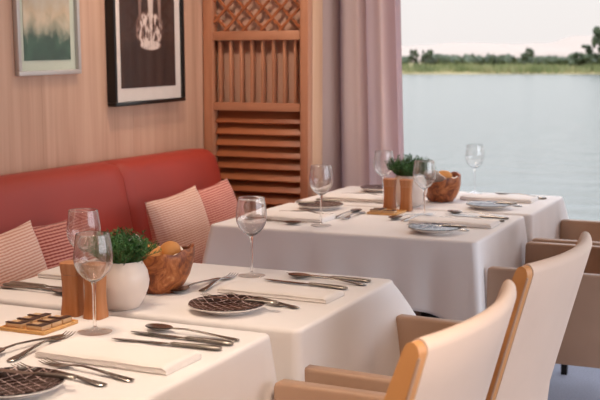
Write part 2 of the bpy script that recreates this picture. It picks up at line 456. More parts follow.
# ================================================================== BENCH
bench = thing('banquette_bench', 'long red leather banquette bench along the wood panelled wall', 'bench', (-2.25, 2.3, 0))
BY0, BY1 = .2, 4.50
def bprof():
    # x,z outline of the padded back, from the seat up over the rounded top to the wall
    return [(-2.30, .43), (-2.315, .5), (-2.335, .62), (-2.357, .74), (-2.376, .83), (-2.388, .88), (-2.402, .912), (-2.425, .932), (-2.455, .938), (-2.50, .936), (-2.535, .93), (-2.55, .915), (-2.553, .43)]
secs = [BY0, 1.42, 2.52, 3.665, BY1]
for i in range(len(secs) - 1):
    a, b = secs[i], secs[i + 1]; last = i == len(secs) - 2
    R = []
    N = 26
    for j in range(N + 1):
        t = j / N; yy = a + .001 + (b - a - .002) * t
        d = min(yy - a, b - yy)
        sh = .012 * max(0, 1 - d / .022) ** 2
        end = 0
        if last and b - yy < .12: end = 1 - math.sqrt(max(0, 1 - (1 - (b - yy) / .12) ** 2))
        if last: yy2 = yy
        ring = []
        for x, z in bprof():
            k = sh if z > .44 else 0
            x2, z2 = x - (k if x > -2.42 else 0), z - (k if z > .9 else 0)
            if end:
                z2 = z2 - end * .11 * max(0, (z - .43) / .5); x2 = x2 - end * .08 * (x2 + 2.553) / .25
            ring.append((x2 + 2.25, yy - 2.3, z2))
        R.append(ring)
    MB().rings(R).obj('back_cushion', 'red', bench, sharp=60)
for i in range(len(secs) - 1):
    a, b = secs[i], secs[i + 1]
    MB().box((-2.298 + 2.25, a + .001 - 2.3, .30), (-1.93 + 2.25, b - .001 - 2.3, .45), .03, seg=4).obj('seat_cushion', 'red', bench)
MB().box((-2.553 + 2.25, BY0 - 2.3, .0), (-2.0 + 2.25, BY1 - 2.3, .298), .004).obj('plinth', 'sill', bench)

# ================================================================== PICTURES
def picture(name, label, yc, zc, w, h, depth, rim, matw, fm, mm, pm, roll):
    """hangs on the left wall; local: X = along the wall (+y world), Z up, -Y... faces +x world"""
    o = thing(name, label, 'picture', (XW + .001, yc, zc), PI / 2)
    o.rotation_euler = (0, 0, PI / 2)
    o.rotation_euler = (roll, 0, PI / 2) if False else (0, 0, PI / 2)
    # after the turn local X -> world Y, local -Y -> world X
    f = MB(); a, b = w / 2, h / 2
    f.box((-a, -depth, b - rim), (a, 0, b), .003); f.box((-a, -depth, -b), (a, 0, -b + rim), .003)
    f.box((-a, -depth, -b + rim), (-a + rim, 0, b - rim), .003); f.box((a - rim, -depth, -b + rim), (a, 0, b - rim), .003)
    f.obj('frame', fm, o)
    MB().box((-a + rim, -depth + .016, -b + rim), (a - rim, -depth + .02, b - rim)).obj('mat_board', mm, o, smooth=False)
    o2 = MB().box((-a + rim + matw, -depth + .0135, -b + rim + matw * 1.15), (a - rim - matw, -depth + .0158, b - rim - matw)).obj('print', pm, o, smooth=False)
    MB().box((-a + rim, -depth + .006, -b + rim), (a - rim, -depth + .008, b - rim)).obj('glazing', 'picglass', o, smooth=False)
    return o, o2
p1, _ = picture('framed_photograph', 'black framed sepia photograph with wide cream mat on the veneer wall', 4.082, 1.578, .562, .86, .042, .016, .048, 'black', 'mat', 'photo_dark', 0)
p2, _ = picture('framed_landscape', 'silver framed landscape painting with green trees on the veneer wall', 3.412, 1.592, .380, .63, .02, .018, .032, 'silverf', 'matg', 'painting', 0)
p1.rotation_euler = (0, math.radians(-.8), PI / 2); p2.rotation_euler = (0, math.radians(-1.0), PI / 2)

# ================================================================== CURTAIN
def curtain():
    rows, n = 30, 220
    x0, x1 = -2.215, -1.685
    top, bot = 2.28, .04
    R = []
    for side in (0, 1):
        pass
    front = []; back = []
    for i in range(rows + 1):
        t = i / rows; z = top + (bot - top) * t
        f = []; b = []
        for j in range(n + 1):
            u = j / n
            xx = x0 + (x1 - x0 - .055 + .075 * t) * u
            ph = 2 * PI * (3.7 * u + .12 * math.sin(3 * u + 1.5 * t))
            a = .07 * (.75 + .25 * math.sin(7 * u + 1)) * (1 + .15 * t)
            yy = 5.06 + a * math.sin(ph) + .012 * math.sin(2.3 * ph + 1) + .006 * math.sin(9 * u + 4 * t)
            xx += .018 * math.cos(ph + .6)
            f.append((xx, yy, z)); b.append((xx, yy + .004, z))
        front.append(f); back.append(b)
    mb = MB()
    mb.rings(front, False, False, False)
    return mb
cu = curtain().obj('curtain', 'curtain', sharp=180)
tag(cu, 'mauve floor length curtain gathered at the left of the river window', 'curtain')

# ================================================================== OUTSIDE
fh = Vector((-math.sin(YAW), math.cos(YAW), 0)); rt = Vector((math.cos(YAW), math.sin(YAW), 0))
ZWAT = 1.325 - 4.0
def uv(u, v, z): 
    p = rt * u + fh * v; return (p.x, p.y, z)
wm = MB(); 
wm.add([uv(-500, 9, ZWAT), uv(700, 9, ZWAT), uv(700, 420, ZWAT), uv(-500, 420, ZWAT)], [(0, 1, 2, 3)])
wm.v = [tuple(p) for p in wm.v]
struct(wm, 'river_water', 'water', smooth=False)
VB = 372
# far bank, a low slope that climbs from the waterline
R = []
for i in range(81):
    u = -260 + i * 9
    j = 4 * noise.noise(Vector((u * .03, 0, 0)))
    R.append([uv(u, VB + j, ZWAT - .3), uv(u, VB + 3 + j, ZWAT + .5), uv(u, VB + 14 + j, ZWAT + 1.3), uv(u, VB + 60, ZWAT + 1.8), uv(u, 3600, ZWAT + 3.2), uv(u, 3600, ZWAT - 3)])
struct(MB().rings(R), 'ground_far_bank', 'bank')
# reeds at the water's edge
rd = MB(); rnd = random.Random(3)
for i in range(5200):
    u = rnd.uniform(-60, 230); v = VB + 2 + rnd.random() ** 1.3 * 22
    h = rnd.uniform(1.9, 3.0) * (1 + .25 * noise.noise(Vector((u * .06, v * .05, 2)))); wd = rnd.uniform(.25, .7); a = rnd.uniform(0, PI)
    zb = ZWAT + .2 + min(1.0, (v - VB) / 14)
    c = Vector(uv(u, v, zb)); d = Vector((math.cos(a), math.sin(a), 0)) * wd; lean = Vector((rnd.uniform(-.3, .3), rnd.uniform(-.3, .3), 0))
    e = Vector((-d.y, d.x, 0)) * .5
    rd.add([c - d, c + e, c + d, c - e, c + lean + Vector((0, 0, h))], [(0, 1, 4), (1, 2, 4), (2, 3, 4), (3, 0, 4)])
ro = rd.obj('reed_bed', 'reed', smooth=False); ro['kind'] = 'stuff'; tag(ro, 'pale green reeds growing along the far river bank', 'reeds')
def crown(mb, c, rx, rz, seed, n=12, m=9):
    off = Vector((seed * 3.7, seed * 1.3, 0)); R = []
    for i in range(m + 1):
        th = PI * i / m; ring = []
        for j in range(n):
            ph = 2 * PI * j / n
            d = Vector((math.sin(th) * math.cos(ph), math.sin(th) * math.sin(ph), math.cos(th)))
            q = 1 + .45 * noise.noise(d * 2.2 + off) + .2 * noise.noise(d * 5 + off)
            ring.append((c[0] + d.x * rx * q, c[1] + d.y * rx * q, c[2] + d.z * rz * q))
        R.append(ring)
    mb.rings(R)
# dense scrub belt behind the reeds
hb = MB()
for i in range(620):
    u = rnd.uniform(-70, 240); v = VB + rnd.uniform(26, 60)
    if any(abs(u - (q - 300) / 1118 * (VB + 25)) < 3.2 for q in (414, 427, 527, 581)): continue
    h = rnd.uniform(1.9, 2.5) * (1 + .22 * noise.noise(Vector((u * .05, 4, 0))))
    crown(hb, uv(u, v, ZWAT + 2.2 + h * .9), rnd.uniform(1.2, 2.6), h * rnd.uniform(.75, 1.05), i, 8, 6)
ho = hb.obj('scrub_belt', 'tree', smooth=False); ho['kind'] = 'stuff'; tag(ho, 'dark green scrub in a long belt behind the far reeds', 'scrub')
# single trees that stand above the belt
def tree(px, h, wdt, v, label, seed):
    u = (px - 300) / 1118 * v
    b = Vector(uv(u, v, ZWAT + 1.4))
    t = thing('bank_tree', label, 'tree', b)
    MB().tube([(0, 0, -.4), (.1, 0, h * .3), (.2, .1, h * .62)], [.28, .22, .12]).obj('trunk', 'trunk', t)
    c = MB(); rr = random.Random(seed)
    for k in range(22):
        zz = rr.uniform(.22, .92); sp = 1.0 - .5 * abs(zz - .5)
        crown(c, (rr.uniform(-.7, .7) * wdt * sp, rr.uniform(-.7, .7) * wdt * sp, h * zz), wdt * rr.uniform(.16, .34), h * rr.uniform(.06, .13), seed * 10 + k, 9, 7)
    c.obj('crown', 'tree', t, smooth=False)
tree(414, 7.0, 2.4, VB + 30, 'small tree on the far bank nearest the curtain', 1)
tree(427, 7.0, 3.2, VB + 30, 'broad low tree on the far bank second from the curtain', 2)
tree(527, 7.6, 2.8, VB + 34, 'lone round tree on the far bank under the hill', 3)
tree(581, 9.0, 4.6, VB + 12, 'bushy tree on the far bank left of the tallest one', 4)
tree(602, 15.0, 4.0, VB + 10, 'tallest tree on the far bank at the right picture edge', 5)
# desert hills
def hills(name, v, fn, lab):
    R = []
    for i in range(121):
        px = 250 + i * 5; u = (px - 300) / 1118 * v
        h = fn(px) / 1118 * v
        h *= 1 + .10 * noise.noise(Vector((px * .05, v, 0))) + .05 * noise.noise(Vector((px * .16, v, 3)))
        R.append([uv(u, v - 500, ZWAT), uv(u, v - 250, 1.325 + h * .5 + h * .15 * noise.noise(Vector((px * .09, 1, 7)))), uv(u, v, 1.325 + h), uv(u, v + 300, ZWAT)])
    struct(MB().rings(R, closed=True), name, 'sand', sharp=180)
hills('ground_desert_hills', 3000, lambda p: 14 + 5 * math.exp(-((p - 470) / 60) ** 2) + 14 * math.exp(-((p - 600) / 50) ** 2), '')

# ================================================================== TABLES
TXL = {'A': -1.865, 'B': -1.865, 'C': -1.90, 'D': -1.90}
TXR = {'A': -1.000, 'B': -.957, 'C': -.918, 'D': -.903}
TABS = {'A': (1.445, 2.095), 'B': (2.135, 2.765), 'C': (3.445, 4.135), 'D': (4.175, 4.815)}
DESC = {'A': 'nearest table', 'B': 'second table, beside the bench cushions', 'C': 'third table', 'D': 'table by the window'}
def table(k):
    y0, y1 = TABS[k]; TX0, TX1 = TXL[k], TXR[k]; yc = (y0 + y1) / 2; xc = (TX0 + TX1) / 2
    t = thing('dining_table', {'A': 'rectangular dining table under the cloth nearest the camera', 'B': 'rectangular dining table under the cloth with the wooden bread bowl', 'C': 'rectangular dining table under the third cloth, behind the gap', 'D': 'rectangular dining table under the cloth next to the window'}[k], 'table', (xc, yc, 0), 0, 'cloth covered dining tables')
    hx, hy = (TX1 - TX0) / 2 - .008, (y1 - y0) / 2 - .008
    MB().box((-hx, -hy, .715), (hx, hy, .743), .006).obj('tabletop', 'oakx', t)
    MB().lathe([(.045, .03), (.04, .1), (.04, .6), (.07, .68), (.16, .714)], 20).obj('pedestal', 'dark', t)
    MB().lathe([(.22, 0), (.22, .012), (.1, .028), (.045, .03)], 24).obj('base', 'dark', t)
def cloth(k, tight):
    """tight: set of sides ('y0','y1') that meet a neighbour"""
    y0, y1 = TABS[k]; TX0, TX1 = TXL[k], TXR[k]; xc, yc = (TX0 + TX1) / 2, (y0 + y1) / 2
    hx, hy = (TX1 - TX0) / 2, (y1 - y0) / 2
    r = .022
    base = []  # (x,y,nx,ny,corner distance, corner id, tight)
    corners = [(hx, hy), (-hx, hy), (-hx, -hy), (hx, -hy)]
    # walk the outline counter clockwise
    def seg(p, q, nrm, n, tg):
        for i in range(n):
            t = i / n; x = p[0] + (q[0] - p[0]) * t; y = p[1] + (q[1] - p[1]) * t
            base.append((x, y, nrm[0], nrm[1], tg))
    def arc(cx, cy, a0, n, tg):
        for i in range(n):
            a = a0 + PI / 2 * i / n
            base.append((cx + r * math.cos(a), cy + r * math.sin(a), math.cos(a), math.sin(a), tg))
    seg((hx, -hy + r), (hx, hy - r), (1, 0), 70, False); arc(hx - r, hy - r, 0, 12, False)
    seg((hx - r, hy), (-hx + r, hy), (0, 1), 96, 'y1' in tight); arc(-hx + r, hy - r, PI / 2, 12, False)
    seg((-hx, hy - r), (-hx, -hy + r), (-1, 0), 70, False); arc(-hx + r, -hy + r, PI, 12, False)
    seg((-hx + r, -hy), (hx - r, -hy), (0, -1), 96, 'y0' in tight); arc(hx - r, -hy + r, 1.5 * PI, 12, False)
    ZT = .75; ROWS = 22
    sd = {'A': 1.3, 'B': 4.2, 'C': 7.7, 'D': 9.1}[k]
    rings = []
    for rr_ in range(ROWS + 1):
        t = rr_ / ROWS; ring = []
        for x, y, nx, ny, tg in base:
            cd = 9; cn = None
            for c in corners:
                d = math.hypot(x - c[0], y - c[1])
                if d < cd: cd, cn = d, c
            tcor = ('y1' in tight and cn[1] > 0) or ('y0' in tight and cn[1] < 0)
            fx, fy = (1 if cn[0] > 0 else -1), (1 if cn[1] > 0 else -1)
            if tcor: fdir = (fx, 0)
            else: fdir = (fx * (.62 if k == 'B' else .52), fy * .8)
            drop = .225 + .06 * math.exp(-(cd / .10) ** 2) + .006 * math.sin(9 * (x + y) + sd)
            if rr_ < 4:   # rounded table edge
                a = PI / 2 * rr_ / 4; q = .010
                off = q * math.sin(a) - q; z = ZT - q + q * math.cos(a)
                ring.append((x + nx * off, y + ny * off, z)); continue
            tt = (rr_ - 4) / (ROWS - 4)
            z = ZT - .010 - drop * tt
            flare = ({'A': .1, 'B': .21, 'C': .08, 'D': .12}[k] * max(0, 1 - cd / .16) ** 1.4 if not tcor else (.055 if cn[1] > 0 else .012) * max(0, 1 - cd / .05)) * tt ** .9
            wav = 0 if tg else (.010 * tt * (1 + math.sin((x * 17 if abs(ny) > .5 else y * 15) + sd)) * .5 + .004 * tt * math.sin((x - y) * 41 + sd)) * min(1, cd / .12) * (.3 if nx > .5 else 1)
            valley = 0 if tg else -.004 * tt * math.exp(-((cd - .15) / .04) ** 2)
            o = .003 * tt + wav + valley if not tg else .001 * tt
            o = max(o, 0) if not tg else o
            ring.append((x + nx * o + fdir[0] * flare, y + ny * o + fdir[1] * flare, z))
        rings.append(ring)
    mb = MB(); mb.rings(rings, cap0=False, cap1=False)
    # top: inset ring and a fill
    n = len(base)
    o = len(mb.v); c0 = list(range(n))
    mb.add([(x * .96, y * .96, ZT) for x, y, *_ in rings[0]], [])
    mb.f += [(i, (i + 1) % n, o + (i + 1) % n, o + i) for i in range(n)]
    mb.f.append(tuple(o + i for i in range(n)))
    ob = mb.obj('tablecloth', 'cloth', loc=(xc, yc, 0), sharp=75)
    sol = ob.modifiers.new('thickness', 'SOLIDIFY'); sol.thickness = .0012; sol.offset = -1
    return ob
for k in 'ABCD': table(k)
CLL = {'A': 'white tablecloth nearest the camera, set with the butter tray', 'B': 'white tablecloth under the plum plate and burl bread bowl near the red bench', 'C': 'white tablecloth on the third table, its long front drape facing the camera', 'D': 'white tablecloth on the far table against the river window'}
for k, tg in (('A', {'y1'}), ('B', {'y0'}), ('C', {'y1'}), ('D', {'y0'})):
    tag(cloth(k, tg), CLL[k], 'tablecloth', 'white tablecloths')

# ================================================================== CHAIRS
def make_chair():
    t = thing('dining_armchair', 'x', 'chair', (0, 0, 0), 0, 'cream and tan dining armchairs')
    AF = -.335
    def lean(z): return .27 * (z - .915) if z > .58 else .27 * (.58 - .915) - .27 * (.58 - z) * max(0, 1 - (.58 - z) / .24) * .6
    def xo(y, z): return .178 + .042 * (1 - (y / .26) ** 2) + lean(z)
    # arms: flat upholstered panels
    for s in (-1, 1):
        ya, yb = s * .277 - .019, s * .277 + .019
        ol = []
        zz = [.365, .45, .55, .64, .655, .662]
        for z in zz: ol.append((xo(.262, z) - .02 if z < .655 else xo(.262, .655) - .026, z))
        ol += [(AF + .012, .662), (AF + .003, .658), (AF, .648), (AF, .375), (AF + .008, .365)]
        def ins(d): 
            cx = sum(p[0] for p in ol) / len(ol); cz = .51
            return [(x - d * (1 if x > cx else -1), z - d * (1 if z > cz else -1)) for x, z in ol]
        i4 = ins(.006); i2 = ins(.002)
        a = MB().rings([[(x, ya, z) for x, z in i4], [(x, ya + .002, z) for x, z in i2], [(x, ya + .006, z) for x, z in ol], [(x, yb - .006, z) for x, z in ol], [(x, yb - .002, z) for x, z in i2], [(x, yb, z) for x, z in i4]])
        a.obj('arm', 'tan', t)
    MB().box((-.215, -.254, .365), (.05, .254, .40), .008).obj('seat_frame', 'tan', t)
    MB().box((-.225, -.253, .402), (.035, .253, .478), .03, seg=4).obj('seat', 'cream', t)
    # curved leaning back
    def back(y0, y1, n, zt, zb, infl=0):
        R = []
        for i in range(n + 1):
            y = y0 + (y1 - y0) * i / n
            thf = lambda z: .029 + .028 * min(1, max(0, (.915 - z) / .3)) + infl
            th = thf(zt)
            prof = []
            zs = [zb + (zt - .02 - zb) * k / 8 for k in range(9)]
            for z in zs: prof.append((xo(y, z) + infl, y, z))
            for k in range(1, 8):
                a = PI * k / 8
                prof.append((xo(y, zt - .02) - th / 2 + (th / 2 + infl) * math.cos(a), y, zt - .02 + (.02 + infl) * math.sin(a)))
            for z in zs[::-1]: prof.append((xo(y, z) - thf(z), y, z))
            R.append(prof)
        return MB().rings(R)
    b = back(-.243, .243, 16, .925, .37).obj('backrest', 'cream', t, sharp=50)
    for s in (-1, 1):
        R0, R1 = (.244, .262) if s > 0 else (-.262, -.244)
        sp_ = back(R0, R1, 2, .9235, .371, -.0012).obj('side_panel', 'tanside_warmlit', t, sharp=50)
        pp = []
        yy = s * .2635
        for k in range(9): pp.append((xo(yy, .37 + .53 * k / 8) + .001, yy, .37 + .53 * k / 8))
        MB().tube(pp, .0025, 6).obj('piping', 'tan', sp_)
    for sx_ in (-.295, .05):
        for s in (-1, 1):
            MB().rings([[(sx_ + dx * k, s * .24 + dy * k, z) for dx, dy in ((-1, -1), (1, -1), (1, 1), (-1, 1))] for k, z in ((.012, 0), (.018, .364))]).obj('leg', 'dark', t, smooth=False)
    return t
ch = make_chair()
for (x, y, rz, lb) in ((-.646, 1.765, -.032, 'cream backed tan armchair nearest the camera, drawn up to the nearest table'),
                       (-.628, 2.432, -.065, 'cream backed tan armchair directly behind the nearest one, at the second table'),
                       (-.562, 3.79, 0, 'brown looking armchair at the third table, mostly hidden by the cream backs'),
                       (-.560, 4.440, 0, 'farthest brown armchair, at the table by the window')):
    place(ch, (x, y, 0), rz, lb, 'chair', 'cream and tan dining armchairs')

# ================================================================== CUSHIONS
def make_cushion(mat, s=.41, th=.13):
    n = 26; F = []; B = []
    for i in range(n + 1):
        u = -1 + 2 * i / n; f = []; b = []
        for j in range(n + 1):
            v = -1 + 2 * j / n
            pin = 1 - .06 * (1 - u * u) * (abs(v) ** 3); pin2 = 1 - .06 * (1 - v * v) * (abs(u) ** 3)
            h = ((1 - abs(u) ** 2.6) * (1 - abs(v) ** 2.6)) ** .55
            h *= 1 + .05 * noise.noise(Vector((u * 2, v * 2, 1)))
            x, y = u * s / 2 * pin2, v * s / 2 * pin
            f.append((x, y, th / 2 * h)); b.append((x, y, -th / 2 * h))
        F.append(f); B.append(b)
    mb = MB()
    mb.rings(F, False, False, False)
    mb.rings(B, False, False, False)
    return mb.obj('striped_cushion', mat, sharp=180)
def seat_cushion(mat, X, Y, Z, lean, roll, yawd, lab, s=.41):
    o = make_cushion(mat, s)
    # local X -> along bench (+y), local Y -> up, local Z -> out of the bench (+x)
    m = Matrix.Rotation(math.radians(yawd), 4, 'Z') @ Matrix.Rotation(math.radians(-lean), 4, 'Y') @ Matrix(((0, 0, 1, 0), (1, 0, 0, 0), (0, 1, 0, 0), (0, 0, 0, 1))) @ Matrix.Rotation(math.radians(roll), 4, 'Z')
    o.matrix_world = Matrix.Translation((X, Y, Z)) @ m
    tag(o, lab, 'cushion', 'striped cushions on the red bench')
seat_cushion('cush_pale', -2.115, 2.60, .635, 16, 7, -6, 'pale pink striped cushion on the bench at the left picture edge', .38)
seat_cushion('cush_red', -2.165, 2.965, .632, 14, 1, 0, 'dark red striped cushion behind the wine glasses on the bench', .37)
seat_cushion('cush_pale', -2.150, 3.70, .650, 15, 5, -4, 'pale peach striped cushion on the bench near the louvered cabinet', .355)
seat_cushion('cush_coral', -2.20, 4.08, .640, 14, 4, 0, 'coral striped cushion at the far end of the bench', .36)

# ================================================================== TABLE WARE (prototypes)
ZT = .7506
def make_fork():
    m = MB(); L = .232
    # handle from x=+.116 to neck, tines to x=-.116
    m.strip([(.116, 0, .0025, .003, .001), (.113, 0, .0028, .0085, .0018), (.10, 0, .0032, .0105, .0022), (.07, 0, .005, .0075, .002), (.03, 0, .0085, .0045, .002), (-.01, 0, .0105, .0035, .002),
             (-.035, 0, .008, .0045, .0018), (-.045, 0, .006, .0095, .0014), (-.055, 0, .0045, .0125, .0012), (-.066, 0, .0035, .0128, .0011)])
    for i in range(4):
        y = (i - 1.5) * .0069
        m.strip([(-.062, y, .0038, .0024, .0011), (-.08, y, .0025, .0023, .0011), (-.10, y * 1.03, .0035, .0019, .001), (-.116, y * 1.05, .0075, .0008, .0006)], 8)
    o = m.obj('dinner_fork', 'silver'); tag(o, 'x', 'fork'); return o
def make_spoon():
    m = MB()
    m.strip([(.116, 0, .0025, .003, .001), (.113, 0, .0028, .009, .0018), (.10, 0, .0032, .011, .0022), (.07, 0, .0055, .0075, .002), (.03, 0, .009, .0045, .002), (-.015, 0, .0115, .0035, .002), (-.046, 0, .0098, .005, .0018), (-.056, 0, .009, .008, .0012)])
    n = 24; ro = []; ri = []
    for k in range(7):
        q = k / 6
        ring_o = []; ring_i = []
        for j in range(n):
            a = 2 * PI * j / n
            ex = .034 * math.cos(a) * (1 if math.cos(a) > 0 else 1.0); ey = .0205 * math.sin(a) * (1 - .12 * math.cos(a))
            z = .0095 * q * q
            ring_o.append((-.082 + ex * q, ey * q, .0006 + z)); ring_i.append((-.082 + ex * q * .96, ey * q * .96, .0020 + z))
        ro.append(ring_o); ri.append(ring_i)
    m.rings(ro[::-1] + ri, True, True)
    o = m.obj('spoon', 'silver', sharp=60); tag(o, 'x', 'spoon'); return o
def make_knife(L=.25, name='dinner_knife', bw=.0095):
    t = thing(name, 'x', 'knife'); h = L / 2
    MB().strip([(-h, .003, .004, .001, .0004), (-h + .012, .002, .004, bw * .6, .0007), (-h + .035, .0, .004, bw, .0008), (-.01, 0, .004, bw, .001), (.008, 0, .0042, bw * .7, .0014), (.014, 0, .0045, .005, .0026)]).obj('blade', 'silver', t)
    MB().strip([(.013, 0, .0045, .0045, .003), (.02, 0, .0048, .007, .0042), (.03, 0, .0048, .0062, .0042), (h * .6, 0, .005, .0078, .0046), (h - .02, 0, .005, .0102, .0048), (h - .006, 0, .005, .0105, .0045), (h, 0, .005, .006, .003)]).obj('handle', 'silverh', t)
    return t
def make_wineglass():
    t = thing('wine_glass', 'x', 'wine glass')
    H = .222
    MB().lathe([(.0005, .0), (.036, .0), (.0375, .0008), (.036, .0018), (.02, .0032), (.009, .006), (.0045, .0118), (.0005, .012)], 40).obj('foot', 'footglass', t)
    MB().lathe([(.0005, .0125), (.0043, .0125), (.0036, .03), (.0034, .07), (.0036, .092), (.0045, .102), (.006, .1078), (.0005, .1082)], 24).obj('stem', 'glass', t)
    out = [(.0005, .1088), (.0065, .1088), (.014, .1125), (.0245, .121), (.0345, .1335), (.0405, .148), (.0422, .162), (.0410, .178), (.0382, .196), (.0358, .2125), (.0353, .214)]
    inn = [(.0346, .214), (.0348, .2123), (.0373, .196), (.0400, .178), (.0411, .162), (.0394, .1482), (.0334, .1343), (.0234, .1224), (.013, .1145), (.006, .1122), (.0005, .1115)]
    MB().lathe(out + inn, 48).obj('bowl', 'glass', t, sharp=80)
    return t
def make_napkin():
    # thick soft fold: several layers, rounded outer fold on the near long edge
    L, Wd, H = .30, .125, .017
    m = MB(); R = []; N = 40
    for i in range(N + 1):
        u = -1 + 2 * i / N; x = u * L / 2
        endk = 1 - max(0, (abs(u) - .94) / .06) ** 2 * .35
        sag = .0015 * math.sin(u * 4 + 1) + .002 * (abs(u) ** 4)
        prof = []
        hh = H * endk
        pts = [(-Wd / 2, .0), (-Wd / 2 - .004, hh * .22), (-Wd / 2 - .0005, hh * .47), (-Wd / 2 - .0005, hh * .53), (-Wd / 2 - .004, hh * .78), (-Wd / 2 + .001, hh * .98),
               (-Wd / 2 + .012, hh * 1.03), (-Wd * .2, hh * 1.0), (Wd * .2, hh * .95), (Wd / 2 - .012, hh * .93), (Wd / 2 - .001, hh * .86), (Wd / 2 + .003, hh * .68), (Wd / 2, hh * .48), (Wd / 2 + .003, hh * .22), (Wd / 2, 0)]
        for q, (y, z) in enumerate(pts):
            wob = .0014 * noise.noise(Vector((x * 14, y * 14, 3)))
            prof.append((x * (1 + .004 * math.sin(z * 900)), y + wob, max(0, z + (sag if 4 < q < 11 else 0) + (wob if z > 0 else 0))))
        R.append(prof)
    m.rings(R)
    o = m.obj('folded_napkin', 'napkin', sharp=70); tag(o, 'x', 'napkin'); return o
def make_plate():
    t = thing('side_plate', 'x', 'plate')
    MB().lathe([(.0005, .002), (.05, .002), (.052, .0), (.056, .0), (.058, .004), (.088, .0145), (.0905, .016), (.0895, .0175), (.083, .0165), (.0825, .0155), (.058, .007), (.0005, .006)], 56).obj('rim', 'porcelain', t)
    MB().lathe([(.0005, .0064), (.0578, .0076), (.0865, .0176), (.0890, .0188), (.0885, .0198), (.0860, .0190), (.057, .0086), (.0005, .0076)], 56).obj('well', 'plum', t)
    return t
def make_mill():
    t = thing('pepper_mill', 'x', 'mill')
    prof = []
    def wid(z): return .0205 + .0045 * ((z - .06) / .06) ** 2
    for k in range(13):
        z = .094 * k / 12
        prof.append((wid(z), z))
    def sq(p, a):
        # rounded square section
        c, s_ = math.cos(a), math.sin(a); q = (abs(c) ** 6 + abs(s_) ** 6) ** (-1 / 6)
        r = math.hypot(p[0], p[1]) * q * .97
        return (r * c, r * s_, p[2])
    MB().lathe([(wid(0) - .001, 0)] + prof[1:] , 40, fn=sq).obj('body', 'mill', t)
    MB().lathe([(wid(.0945) - .0006, .0946), (wid(.095), .0952), (wid(.11), .11), (wid(.12), .1215), (wid(.12) - .002, .123)], 40, fn=sq).obj('cap', 'millc', t)
    return t
def make_pot():
    t = thing('herb_pot', 'x', 'potted herb')
    MB().lathe([(.0005, 0), (.036, 0), (.042, .003), (.054, .022), (.0635, .048), (.066, .066), (.062, .088), (.0515, .107), (.050, .112), (.0485, .1135), (.047, .112), (.046, .104), (.0455, .098), (.0005, .097)], 48).obj('pot', 'potw', t)
    MB().lathe([(.0005, .0972), (.0450, .0975), (.045, .1005), (.02, .104), (.0005, .105)], 24).obj('soil', 'soil', t)
    st = MB(); lf = MB(); r = random.Random(11)
    for i in range(230):
        a = r.uniform(0, 2 * PI); q = math.sqrt(r.random()); r0 = .040 * q
        b = Vector((r0 * math.cos(a), r0 * math.sin(a), .101))
        out = q * r.uniform(.5, 1.0) * .058; h = r.uniform(.045, .088) * (1 - .30 * q * q)
        tip = b + Vector((out * math.cos(a + r.uniform(-.3, .3)), out * math.sin(a + r.uniform(-.3, .3)), h))
        mid = (b + tip) / 2 + Vector((r.uniform(-.006, .006), r.uniform(-.006, .006), .006))
        st.tube([b, mid, tip], [.0009, .0008, .0004], 4)
        for j in range(17):
            t_ = .15 + .85 * j / 16
            p = b.lerp(mid, t_ * 2) if t_ < .5 else mid.lerp(tip, t_ * 2 - 1)
            d = Vector((r.uniform(-1, 1), r.uniform(-1, 1), r.uniform(.0, 1.0))).normalized()
            ln = r.uniform(.008, .014); s_ = d.cross(Vector((r.uniform(-1, 1), r.uniform(-1, 1), r.uniform(-1, 1)))).normalized() * r.uniform(.0011, .0019)
            n_ = d.cross(s_).normalized() * .0006
            lf.add([p, p + d * ln * .5 + s_, p + d * ln, p + d * ln * .5 - s_, p + d * ln * .45 + n_], [(0, 1, 4), (1, 2, 4), (2, 3, 4), (3, 0, 4)])
    st.obj('stems', 'stem', t); lf.obj('foliage', 'herb', t, smooth=False)
    return t
def make_bowl():
    n = 56; t = None
    prof_o = [(.045, 0), (.052, .004), (.064, .02), (.076, .042), (.084, .068), (.0855, .086), (.084, .098)]
    prof_i = [(.077, .097), (.078, .085), (.075, .066), (.067, .044), (.055, .024), (.036, .013), (.0005, .012)]
    def irr(p, a):
        k = p[2] / .1
        q = 1 + .05 * k * math.sin(2 * a + .6) + .035 * k * math.sin(5 * a + 2) + .02 * noise.noise(Vector((math.cos(a) * 3, math.sin(a) * 3, p[2] * 30)))
        z = p[2] * (1 + k * (.15 * math.cos(a + .3) + .06 * math.sin(3 * a + 1.1) + .03 * math.sin(9 * a)))
        return (p[0] * q, p[1] * q, z)
    o = MB().lathe(prof_o + prof_i, n, fn=irr).obj('burl_bread_bowl', 'burl', sharp=60)
    tag(o, 'x', 'bowl'); return o
def make_bread_cloth():
    # napkin lining the bowl and spilling over one side
    n = 30; R = []
    for i in range(n + 1):
        u = -1 + 2 * i / n; row = []
        for j in range(n + 1):
            v = -1 + 2 * j / n
            rr = math.hypot(u, v); q = max(abs(u), abs(v)) / max(rr, 1e-6); x = u * q * .074 - .008; y = v * q * .072; rr *= q
            z = .066 + .034 * min(1, rr) ** 1.5 + .010 * noise.noise(Vector((u * 2.5, v * 2.5, 5)))
            if u < -.2: z += .034 * (abs(u) - .2) / .8
            row.append((x, y, z))
        R.append(row)
    o = MB().rings(R, False, False, False).obj('bread_napkin', 'napkin', sharp=180)
    s_ = o.modifiers.new('thickness', 'SOLIDIFY'); s_.thickness = .002
    tag(o, 'x', 'napkin'); return o
def make_roll():
    R = []
    for i in range(13):
        th = PI * i / 12; ring = []
        for j in range(20):
            ph = 2 * PI * j / 20; d = Vector((math.sin(th) * math.cos(ph), math.sin(th) * math.sin(ph), math.cos(th)))
            q = 1 + .06 * noise.noise(d * 2)
            ring.append((d.x * .036 * q, d.y * .027 * q, d.z * .023 * q))
        R.append(ring)
    o = MB().rings(R).obj('bread_roll', 'crust', sharp=180); tag(o, 'x', 'bread'); return o
